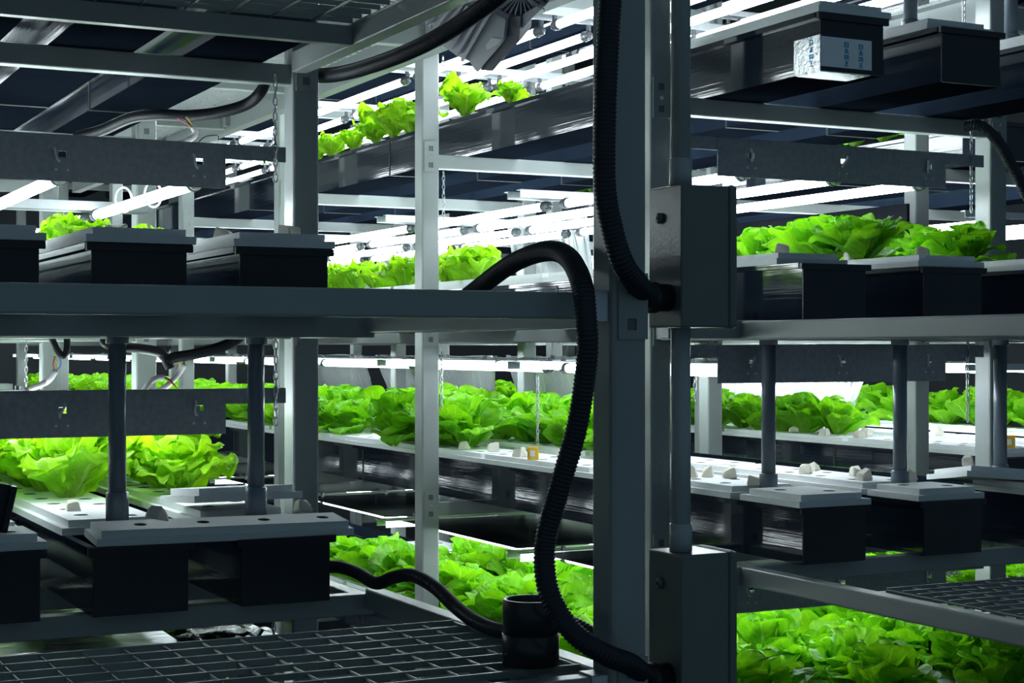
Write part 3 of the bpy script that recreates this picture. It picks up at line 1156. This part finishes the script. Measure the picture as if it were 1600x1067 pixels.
zu0, zu1 = at(1065, 511, Y=BYN).z, at(1065, 287, Y=BYN).z
zl1 = at(1065, 868, Y=BYN).z
jbox('upper grey metal junction box with corrugated hose, beside walkway post', zu0, zu1)
jbox('lower grey metal junction box with conduit on top, beside walkway post', zl1 - 0.30, zl1)
ct = thing('conduit_pipe', 'grey plastic conduit pipe linking the upper and lower junction boxes', 'pipe', (1.765, 2.755, zl1))
r = 0.0195
for za, zb_ in ((zl1 + 0.0005, zu0 - 0.0005),):
    part('pipe', MB().lathe([(r, za - zl1), (r, zb_ - zl1)], 20), 'pvc_light', ct, True)
part('coupling', MB().lathe([(r + .001, 0.0005), (r + 0.003, 0.001), (r + 0.003, 0.055), (r + 0.001, 0.056)], 20), 'pvc_light', ct, True)
ct2 = thing('conduit_pipe', 'grey plastic conduit pipe rising from the upper junction box', 'pipe', (1.765, 2.755, zu1))
part('pipe', MB().lathe([(r, 0.0005), (r, 1.9)], 20), 'pvc_light', ct2, True)
part('coupling', MB().lathe([(r + .001, 0.0005), (r + 0.003, 0.001), (r + 0.003, 0.055), (r + 0.001, 0.056)], 20), 'pvc_light', ct2, True)

# ------------------------------------------------------------------ corrugated hoses


def hose(label, pts, r, pitch=0.0078, amp=0.13, n=14, name='corrugated_hose', mats='hose', cat='hose'):
    c = even(spline(pts, 0.004), pitch / 4)
    mul = [1.0, 1.0 + amp * 0.4, 1.0 + amp, 1.0 + amp * 0.4]
    o = part(name, MB().tube(c, r, n, rf=lambda i: r * mul[i % 4]), mats, None, True)
    return tag(o, label, cat)


gz_u, gz_l = zu0 + 0.058, zl1 - 0.30 + 0.058
hose('thick black corrugated hose arching over the middle beam down to lower box',
     [at(712, 478, Y=3.45), at(745, 452, Y=3.35), at(800, 412, Y=3.15), at(850, 393, Y=2.95), at(885, 400, Y=2.80), at(908, 440, Y=2.66), at(916, 500, Y=2.62),
      at(917, 560, Y=2.62), at(903, 660, Y=2.64), at(878, 750, Y=2.66), at(852, 850, Y=2.68), at(858, 925, Y=2.66), at(893, 985, Y=2.62),
      at(945, 1022, Y=2.60), at(985, 1038, Y=2.63), V((BXL - 0.045, BYN + 0.043, gz_l)), V((BXL - 0.02, BYN + 0.045, gz_l))], 0.0185)
hose('black corrugated hose hanging down the walkway post into upper box',
     [at(958, -60, Y=2.60), at(950, 60, Y=2.60), at(945, 180, Y=2.60), at(945, 290, Y=2.60), at(957, 360, Y=2.605), at(975, 415, Y=2.61), at(998, 446, Y=2.65),
      V((BXL - 0.045, BYN + 0.043, gz_u)), V((BXL - 0.02, BYN + 0.045, gz_u))], 0.0195)
hose('thin black hose lying wavy over the walkway side beam',
     [at(500, 886, Y=4.05), at(530, 886, Y=3.98), at(560, 896, Y=3.9), at(588, 911, Y=3.8), at(615, 902, Y=3.72), at(645, 899, Y=3.62), at(680, 918, Y=3.5), at(712, 948, Y=3.38),
      at(745, 972, Y=3.24), at(785, 986, Y=3.1), at(840, 985, Y=2.98), at(880, 972, Y=2.92), at(925, 992, Y=2.86), at(970, 1035, Y=2.82), at(985, 1090, Y=2.8)], 0.0145)
hose('black corrugated hose running up past the overhead walkway beam',
     [at(462, 108, X=1.645), at(480, 116, X=1.64), at(520, 117, X=1.64), at(575, 104, X=1.65), at(640, 80, X=1.66), at(700, 49, X=1.67), at(755, 12, X=1.68), at(810, -30, X=1.70)], 0.0190)
hose('black ribbed hose hanging off the beam at the right edge',
     [at(1508, 197, Y=3.92), at(1530, 196, Y=3.88), at(1555, 216, Y=3.86), at(1580, 256, Y=3.86), at(1605, 305, Y=3.86), at(1640, 370, Y=3.86)], 0.0165)
hose('sagging black cable under the upper left beam with taped joint',
     [at(120, 214, Y=5.0), at(160, 203, Y=4.9), at(205, 184, Y=4.75), at(245, 179, Y=4.65), at(290, 181, Y=4.6), at(340, 176, Y=4.55), at(385, 163, Y=4.5), at(408, 143, Y=4.45), at(418, 118, Y=4.45)],
     0.0165, amp=0.015, name='power_cable', mats='cable', cat='cable')
hose('black cable sagging under the middle left beam, right half of a pair',
     [at(384, 512, Y=4.5), at(372, 528, Y=4.5), at(345, 542, Y=4.5), at(310, 552, Y=4.5), at(270, 559, Y=4.5), at(262, 566, Y=4.5)], 0.0150, amp=0.015, name='power_cable', mats='cable', cat='cable')
hose('black cable sagging under the middle left beam, left half of a pair',
     [at(170, 520, Y=4.45), at(164, 534, Y=4.45), at(180, 541, Y=4.45), at(215, 544, Y=4.47), at(250, 551, Y=4.5), at(262, 568, Y=4.5), at(266, 576, Y=4.5)], 0.0135, amp=0.015, name='power_cable', mats='cable', cat='cable')
hose('short black cable hooked down under the middle beam, far left',
     [at(78, 522, Y=4.5), at(84, 536, Y=4.5), at(90, 548, Y=4.5), at(98, 556, Y=4.5), at(104, 548, Y=4.5), at(105, 524, Y=4.5)], 0.0090, amp=0.015, name='power_cable', mats='cable', cat='cable')


def small_tube(parent, name, pts, r, mats):
    return part(name, MB().tube(spline(pts, 0.006), r, 8), mats, parent, True)


def wire_run(label, sleeve_pts, wires):
    t = thing('wire_sleeve', label, 'cable', (0, 0, 0))
    small_tube(t, 'sleeve', sleeve_pts, 0.0085, 'sleeve')
    for m, pts in wires:
        small_tube(t, 'wire', pts, 0.0018, m)
    return t


Y1 = 4.52
wire_run('white wire sleeve with coloured wires above the upper left lamp bar', [at(225, 228, Y=Y1), at(270, 226, Y=Y1), at(298, 217, Y=Y1), at(305, 207, Y=Y1), at(301, 198, Y=Y1)],
         [('wire_red', [at(301, 199, Y=Y1), at(290, 192, Y=Y1), at(277, 184, Y=Y1)]), ('wire_yellow', [at(302, 199, Y=Y1), at(297, 190, Y=Y1), at(291, 182, Y=Y1)]),
          ('cable', [at(300, 199, Y=Y1), at(293, 190, Y=Y1), at(283, 183, Y=Y1)])])
wire_run('white wire sleeve with red and blue wires at far left', [at(40, 610, Y=4.4), at(66, 600, Y=Y1), at(78, 592, Y=Y1), at(86, 580, Y=Y1)],
         [('wire_red', [at(86, 581, Y=Y1), at(83, 570, Y=Y1), at(86, 557, Y=Y1)]), ('wire_blue', [at(87, 581, Y=Y1), at(95, 570, Y=Y1), at(92, 557, Y=Y1)]),
          ('wire_yellow', [at(86, 582, Y=Y1), at(90, 570, Y=Y1), at(84, 557, Y=Y1)])])
wire_run('white wire sleeve rising straight to the taped middle cable', [at(235, 616, Y=4.40), at(258, 605, Y=4.45), at(276, 587, Y=4.5), at(289, 569, Y=4.5)],
         [('wire_red', [at(288, 571, Y=4.5), at(287, 563, Y=4.5), at(277, 559, Y=4.49)]), ('wire_yellow', [at(288, 572, Y=4.5), at(282, 567, Y=4.5), at(272, 567, Y=4.49)])])
wire_run('bent white wire sleeve looping above the lower left lamp bar', [at(222, 616, Y=4.42), at(232, 600, Y=4.42), at(246, 590, Y=4.42), at(256, 591, Y=4.42)],
         [('wire_red', [at(254, 590, Y=4.42), at(266, 596, Y=4.42), at(278, 608, Y=4.42)]), ('cable', [at(252, 588, Y=4.42), at(264, 592, Y=4.42), at(276, 606, Y=4.42)])])
# thin twisted tie wires above the lamp bar
tw = MB()
tw.tube(spline([at(311, 232, Y=4.33), at(311, 222, Y=4.33), at(322, 213, Y=4.34), at(340, 212, Y=4.34), at(341, 220, Y=4.34)], 0.004), 0.0012, 5)
tag(part('tie_wire', tw, 'cable', None, True), 'thin dark tie wire looped above upper left lamp bar', 'wire')
# white cable-tie rings round one tube
for q, (u, v) in enumerate(((193, 312), (239, 304))):
    c = at(u, v, Y=4.62 if q else 4.80)
    pts = [c + V((0.030 * cos(a) * 0.9, 0.012 * cos(a), 0.036 * sin(a))) for a in [2 * pi * j / 28 for j in range(28)]]
    tag(part('tie_ring', MB().tube(pts, 0.0034, 6, closed=True), 'white_plastic', None, True), 'white plastic tie ring hanging from left lamp tube, %s one' % ('right' if q else 'left'), 'ring')

# ------------------------------------------------------------------ chains


def chain(label, x, y, z1, z0, s=1.0, end=None):
    mb = MB()
    L, W_, wr = 0.026 * s, 0.011 * s, 0.0021 * s
    n = max(2, int((z1 - z0) / (L - 2.6 * wr)))
    for i in range(n):
        zc = z1 - (i + 0.5) * (L - 2.6 * wr)
        ax = V((1, 0, 0)) if i % 2 else V((0, 1, 0))
        pts = []
        for q in range(12):
            a = 2 * pi * q / 12
            pts.append(V((x, y, zc)) + ax * (W_ / 2 * cos(a)) + V((0, 0, (L / 2) * (abs(sin(a)) ** 0.8) * (1 if sin(a) >= 0 else -1))))
        mb.tube(pts, wr, 5, closed=True)
    o = part('hanging_chain', mb, 'chain', None, True)
    tag(o, label, 'chain', 'lamp hanging chains')
    return o


def chain_px(label, u, v1, v0, Y=None, X=None, s=1.0):
    p1, p0 = at(u, v1, X=X, Y=Y), at(u, v0, X=X, Y=Y)
    return chain(label, p1.x, p1.y, p1.z, p0.z, s)


chain_px('dark steel chain hanging along left rack post, upper', 430, 118, 288, Y=4.28)
chain_px('dark steel chain hanging along left rack post, middle', 431, 522, 670, Y=4.28)
chain_px('dark steel chain under the lower left beam', 428, 962, 1010, Y=4.3)
chain_px('small chain hanging beside the pale centre post, upper', 693, 268, 345, X=2.86, s=0.9)
chain_px('small chain hanging beside the pale centre post, middle', 690, 542, 640, X=2.86, s=0.9)
chain_px('small chain hanging above the yellow tag in the lower tier', 840, 588, 700, X=2.95, s=0.9)
chain_px('steel chain hanging beside right rack post, upper', 1518, 190, 340, Y=4.30)
chain_px('steel chain hanging beside right rack post, middle', 1512, 536, 665, Y=4.30)
chain_px('small chain hanging at the top right beside grey pipe', 1506, -10, 42, Y=4.3)
chain_px('chain hanging at left of lower lamp bar, right rack', 1086, 590, 632, Y=4.5, s=0.9)
chain_px('chain hanging before the far left post in the middle', 41, 532, 612, Y=6.0, s=0.9)
chain_px('chain hanging at the top beside the pale centre post', 692, 88, 116, X=2.80, s=0.9)

# yellow tags
for lab, p in (('yellow sensor tag hanging on a chain in the centre lower tier', at(833, 708, X=2.93)), ('yellow sensor tag at the right edge behind right rack post', at(1577, 690, X=4.62))):
    t = thing('sensor_tag', lab, 'tag', p, (0, 0, radians(-30)))
    part('case', MB().cbox(-0.022, 0.022, -0.008, 0.008, -0.025, 0.025, 0.004), 'yellow', t)
    part('window', MB().cbox(-0.012, 0.008, -0.0095, -0.0078, -0.012, 0.010, 0.0008), 'white_plastic', t)

# ------------------------------------------------------------------ black pipe coupling standing on the walkway beam
p = at(829, 1037, Z=-0.6085)
cp = thing('pipe_coupling', 'short black plastic pipe coupling standing on the walkway corner', 'pipe', (p.x, p.y, -0.6085))
R0 = 0.0555
part('lower_socket', MB().lathe([(R0 - 0.006, 0.0), (R0, 0.0), (R0, 0.058), (R0 - 0.003, 0.060), (R0 - 0.007, 0.060), (R0 - 0.007, 0.003)], 36, close=True), 'pvc_dark', cp, True)
part('upper_socket', MB().lathe([(R0 - 0.009, 0.058), (R0 - 0.002, 0.058), (R0 - 0.001, 0.123), (R0 - 0.003, 0.126), (R0 - 0.007, 0.126), (R0 - 0.009, 0.122)], 36, close=True), 'pvc_dark', cp, True)

# ------------------------------------------------------------------ foam plugs lying on the lids


def plug_mesh(seed):
    r = random.Random(seed)
    bm = bmesh.new()
    bmesh.ops.create_cube(bm, size=1)
    for v in bm.verts:
        top = v.co.z > 0
        v.co.x *= r.uniform(0.040, 0.052) * (r.uniform(0.55, 1.0) if top else 1)
        v.co.y *= r.uniform(0.034, 0.046) * (r.uniform(0.55, 1.0) if top else 1)
        v.co.z = r.uniform(0.018, 0.044) if top else 0.0
    bmesh.ops.bevel(bm, geom=list(bm.edges), offset=0.003, segments=2, affect='EDGES')
    return MB().bm(bm).mesh('foam_plug', 'plug')


PLUGS = [plug_mesh(s) for s in range(7)]


def plug(label, rk, i, k, u, v=None, dx=0.0, s=1.0, dz=0.0):
    x = RACKS[rk]['xs'][i] + dx
    y = x / kof(u)
    o = link('foam_plug', PLUGS[rnd.randrange(7)], None, (x, y, ZB(k) + THT + LID + 0.0012 + dz), (0, 0, rnd.uniform(0, 6.28)))
    o.scale = (s, s, s)
    tag(o, label, 'foam plug', 'cream foam plugs')


for q, (u, dx) in enumerate(((1106, 0.02), (1140, 0.06), (1179, -0.03), (1080, -0.03))):
    plug('cream foam plug on right rack lower tier aisle-side board, %s from right' % nth(sum(1 for a in (1106, 1140, 1179, 1080) if a >= u)), 'right', 0, 0, u, dx=dx)
for q, (u, dx) in enumerate(zip((1258, 1270, 1338, 1350), (-0.05, 0.06, 0.04, -0.05))):
    plug('cream foam plug on right rack lower tier middle board, %s from left' % nth(q + 1), 'right', 1, 0, u, dx=dx)
for q, (u, dx) in enumerate(((1240, -0.05), (1288, -0.10), (1299, 0.02), (1343, -0.09), (1354, 0.05))):
    plug('cream foam plug on far rack lower tier near-side board, %s from left' % nth(q + 1), 'far', 0, 0, u, dx=dx, s=1.1)
for q, (u, dx) in enumerate(((1461, 0.06), (1468, -0.08))):
    plug('cream foam plug on far rack lower tier middle board, %s from left' % nth(q + 1), 'far', 1, 0, u, dx=dx, s=1.1)
plug('cream foam plug beside the drain pipe on right rack, near askew board', 'right', 1, 0, 1420, dx=0.07)
plug('cream foam plug on the askew foam board at right', 'right', 2, 0, 1513, dx=-0.05, dz=0.03)
for q, (u, dx) in enumerate(((725, -0.06), (771, -0.02), (812, -0.07), (880, 0.07), (527, -0.03), (499, 0.03))):
    plug('cream foam plug on centre trough board, %s' % ('lower tier, %s from left' % nth([499, 527, 725, 771, 812, 880].index(u) + 1)), 'right', 0, 0, u, dx=dx, s=1.05)
for q, (i, u, dx) in enumerate(((0, 1221, 0.0), (1, 1332, -0.06), (1, 1440, 0.03))):
    plug('cream foam plug on middle tier board of right rack, %s from left' % nth(q + 1), 'right', i, 1, u, dx=dx)
for q, (i, u, dx) in enumerate(((1, 182, 0.03), (2, 350, -0.05), (2, 452, 0.09))):
    plug('pale foam plug on middle tier board of left rack, %s from left' % nth(q + 1), 'left', i, 1, u, dx=dx, s=1.1)
for q, (i, u, dx, dz) in enumerate(((1, 92, 0.05, 0), (1, 114, -0.05, 0), (2, 276, 0.0, 0))):
    plug('pale foam plug on lower tier board of left rack, %s from left' % nth(q + 1), 'left', i, 0, u, dx=dx, s=0.9, dz=dz - 0.006)
for q, (x, y) in enumerate(((1.005, 3.855), (1.375, 3.865))):
    o = link('foam_plug', PLUGS[q + 2], None, (x, y, ZB(0) + THT + LID * 1.5 + 0.006), (0.1, 0.2, 0.6 + q))
    tag(o, 'cream foam plug on the crosswise foam board, %s one' % ('right' if q else 'left'), 'foam plug', 'cream foam plugs')

# ------------------------------------------------------------------ leaning black offcut at the left edge
lb = thing('trough_offcut', 'black plastic trough offcut leaning at the left edge', 'offcut', (0.650, 3.98, ZB(0) + THT + LID), (radians(4), radians(12), 0))
part('panel', MB().cbox(-0.16, 0.03, 0, 0.008, 0, 0.115, 0.002), 'trough_end', lb)
part('rim', MB().cbox(0.018, 0.032, -0.02, 0.0, 0.0, 0.115, 0.002), 'trough_end', lb)

# ------------------------------------------------------------------ finned fan housing hanging in the aisle
fc = at(775, 40, Y=4.15)
FWD = V((ST, CT, 0))
RGT = V((CT, -ST, 0))
UPV = V((0, 0, 1))
d0 = fc.dot(FWD)


FNB = (FWD * 0.75 + UPV * 0.56 + RGT * 0.34).normalized()


def fp(u, v, dd=0.0):
    """point on the housing's own facing plane, dd behind it"""
    d = d0 + d0 / F * (0.75 * (v - 40) - 0.45 * (u - 775))
    return RGT * ((u - 800) * d / F) + UPV * ((HY - v) * d / F) + FWD * d + FNB * dd


fan = thing('fan_housing', 'grey finned fan housing with round grille hanging at the top centre', 'fan', (0, 0, 0))


def slab(outline, d_front, d_back, name, mats, parent, shrink=0.0):
    mb = MB()
    n = len(outline)
    cu = sum(a for a, b in outline) / n
    cv = sum(b for a, b in outline) / n
    for (u, v) in outline:
        mb.v.append(tuple(fp(u + (cu - u) * shrink, v + (cv - v) * shrink, d_front)))
    for (u, v) in outline:
        mb.v.append(tuple(fp(u, v, d_front + 0.012)))
    for (u, v) in outline:
        mb.v.append(tuple(fp(u, v, d_back)))
    for k in range(2):
        for i in range(n):
            j = (i + 1) % n
            mb.quad(k * n + i, k * n + j, (k + 1) * n + j, (k + 1) * n + i)
    mb.quad(*range(n))
    mb.quad(*[2 * n + i for i in range(n)][::-1])
    return part(name, mb, mats, parent)


def c3(x, y):
    return 660 + x / 6.667, y / 6.667


slab([c3(*q) for q in ((80, 240), (190, 470), (370, 600), (490, 650), (570, 765), (850, 440), (878, 200), (760, 130), (600, -100), (300, 60))], 0.0, 0.12, 'housing', 'fan', fan, 0.03)
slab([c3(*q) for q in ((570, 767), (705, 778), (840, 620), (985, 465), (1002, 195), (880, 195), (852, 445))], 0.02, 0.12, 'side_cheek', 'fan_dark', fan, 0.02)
slab([c3(*q) for q in ((1000, 200), (1000, 350), (1130, 210), (1240, 110), (1180, 100))], 0.03, 0.12, 'rear_fin', 'fan', fan, 0.02)
for q in range(7):
    a = c3(720 - q * 75 + (20 if q > 3 else 0), 110 - q * 24)
    b = c3(430 - q * 60, 610 - q * 62)
    a = (a[0], a[1])
    va, vb = fp(*a), fp(*b)
    ax = (vb - va).normalized()
    pr = ax.cross(FNB).normalized()
    mb = MB()
    for p_ in (va, vb):
        for s, dd in ((-0.008, 0.004), (-0.0045, -0.018), (0.0045, -0.018), (0.008, 0.004)):
            mb.v.append(tuple(p_ + pr * s + FNB * dd))
    for i in range(3):
        mb.quad(i, i + 1, 5 + i, 4 + i)
    mb.quad(0, 1, 2, 3)
    mb.quad(7, 6, 5, 4)
    mb.quad(3, 0, 4, 7)
    part('cooling_fin', mb, 'fan', fan)
slab([c3(*q) for q in ((730, 385), (828, 402), (800, 450), (678, 515), (665, 465))], -0.004, 0.012, 'sticker', 'label', fan)
# round grille, seen from below: a shallow drum with radial vanes
gc = fp(*c3(985, -60), 0.03)
gax = (FWD * -0.62 + UPV * -0.75 + RGT * 0.05).normalized()
gx = gax.cross(RGT).normalized()
gy = gax.cross(gx)
GM = Matrix(((gx.x, gy.x, gax.x, gc.x), (gx.y, gy.y, gax.y, gc.y), (gx.z, gy.z, gax.z, gc.z), (0, 0, 0, 1)))
gr = 0.083
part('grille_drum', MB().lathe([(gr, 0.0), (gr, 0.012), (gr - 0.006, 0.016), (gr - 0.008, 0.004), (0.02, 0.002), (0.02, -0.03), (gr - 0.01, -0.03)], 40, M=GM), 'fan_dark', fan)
vane = MB().box(0.018, gr - 0.006, -0.0016, 0.0016, 0.004, 0.015).mesh('grille_vane', 'fan')
for q in range(30):
    o = link('grille_vane', vane, fan)
    o.matrix_local = GM @ Matrix.Rotation(2 * pi * q / 30, 4, 'Z')
part('hub', MB().lathe([(0.0, 0.016), (0.018, 0.016), (0.02, 0.012), (0.02, 0.0)][::-1], 20, M=GM), 'fan', fan)
part('hanger', MB().tube(spline([fp(*c3(1095, -20), 0.0), fp(*c3(1170, 50), 0.0), fp(*c3(1260, 85), 0.0), fp(*c3(1275, 125), 0.0)], 0.004), 0.0022, 6), 'galv', fan, True)
part('hanger_strap', MB().box(-0.01, 0.01, -0.002, 0.002, 0, 0.5), 'galv', fan, False, tuple(fp(805, 10, 0.08)))

# painted number on the overhead beam
num = MB()
for gx0, segs in ((0.0, ((0, .9, 1, 1), (0, .45, 1, .55), (0, 0, 1, .1), (.85, 0, 1, 1))), (0.042, ((0, .9, 1, 1), (0, 0, 1, .1), (.85, 0, 1, 1), (0, 0, .15, 1)))):
    for x0, y0, x1, y1 in segs:
        num.box(-0.0006, 0.0006, 0.0 - gx0 - x1 * 0.03, 0.0 - gx0 - x0 * 0.03, y0 * 0.036, y1 * 0.036)
part('number', num, 'ink', aw, False, (2.6325, 9.06, 1.205))

# odds and ends below the walkway: crumpled black bag and clear sheet
film_sheet('crumpled black plastic bag under the lower left beam', V((1.20, 4.85, -0.84)), V((1.46, 4.85, -0.80)), V((1.44, 4.30, -0.77)), V((1.20, 4.30, -0.78)), 12, 12, 0.05, 'bag', 'plastic_bag', 'bag', None)
film_sheet('crinkled clear plastic sheet under the lower left beam', V((1.40, 5.3, -0.93)), V((1.72, 5.3, -0.93)), V((1.62, 4.6, -0.86)), V((1.40, 4.6, -0.88)), 14, 12, 0.04, 'clear_sheet', 'plastic_sheet', 'sheet', None)

print('lettuces', n_heads, 'objects', len(C.objects))
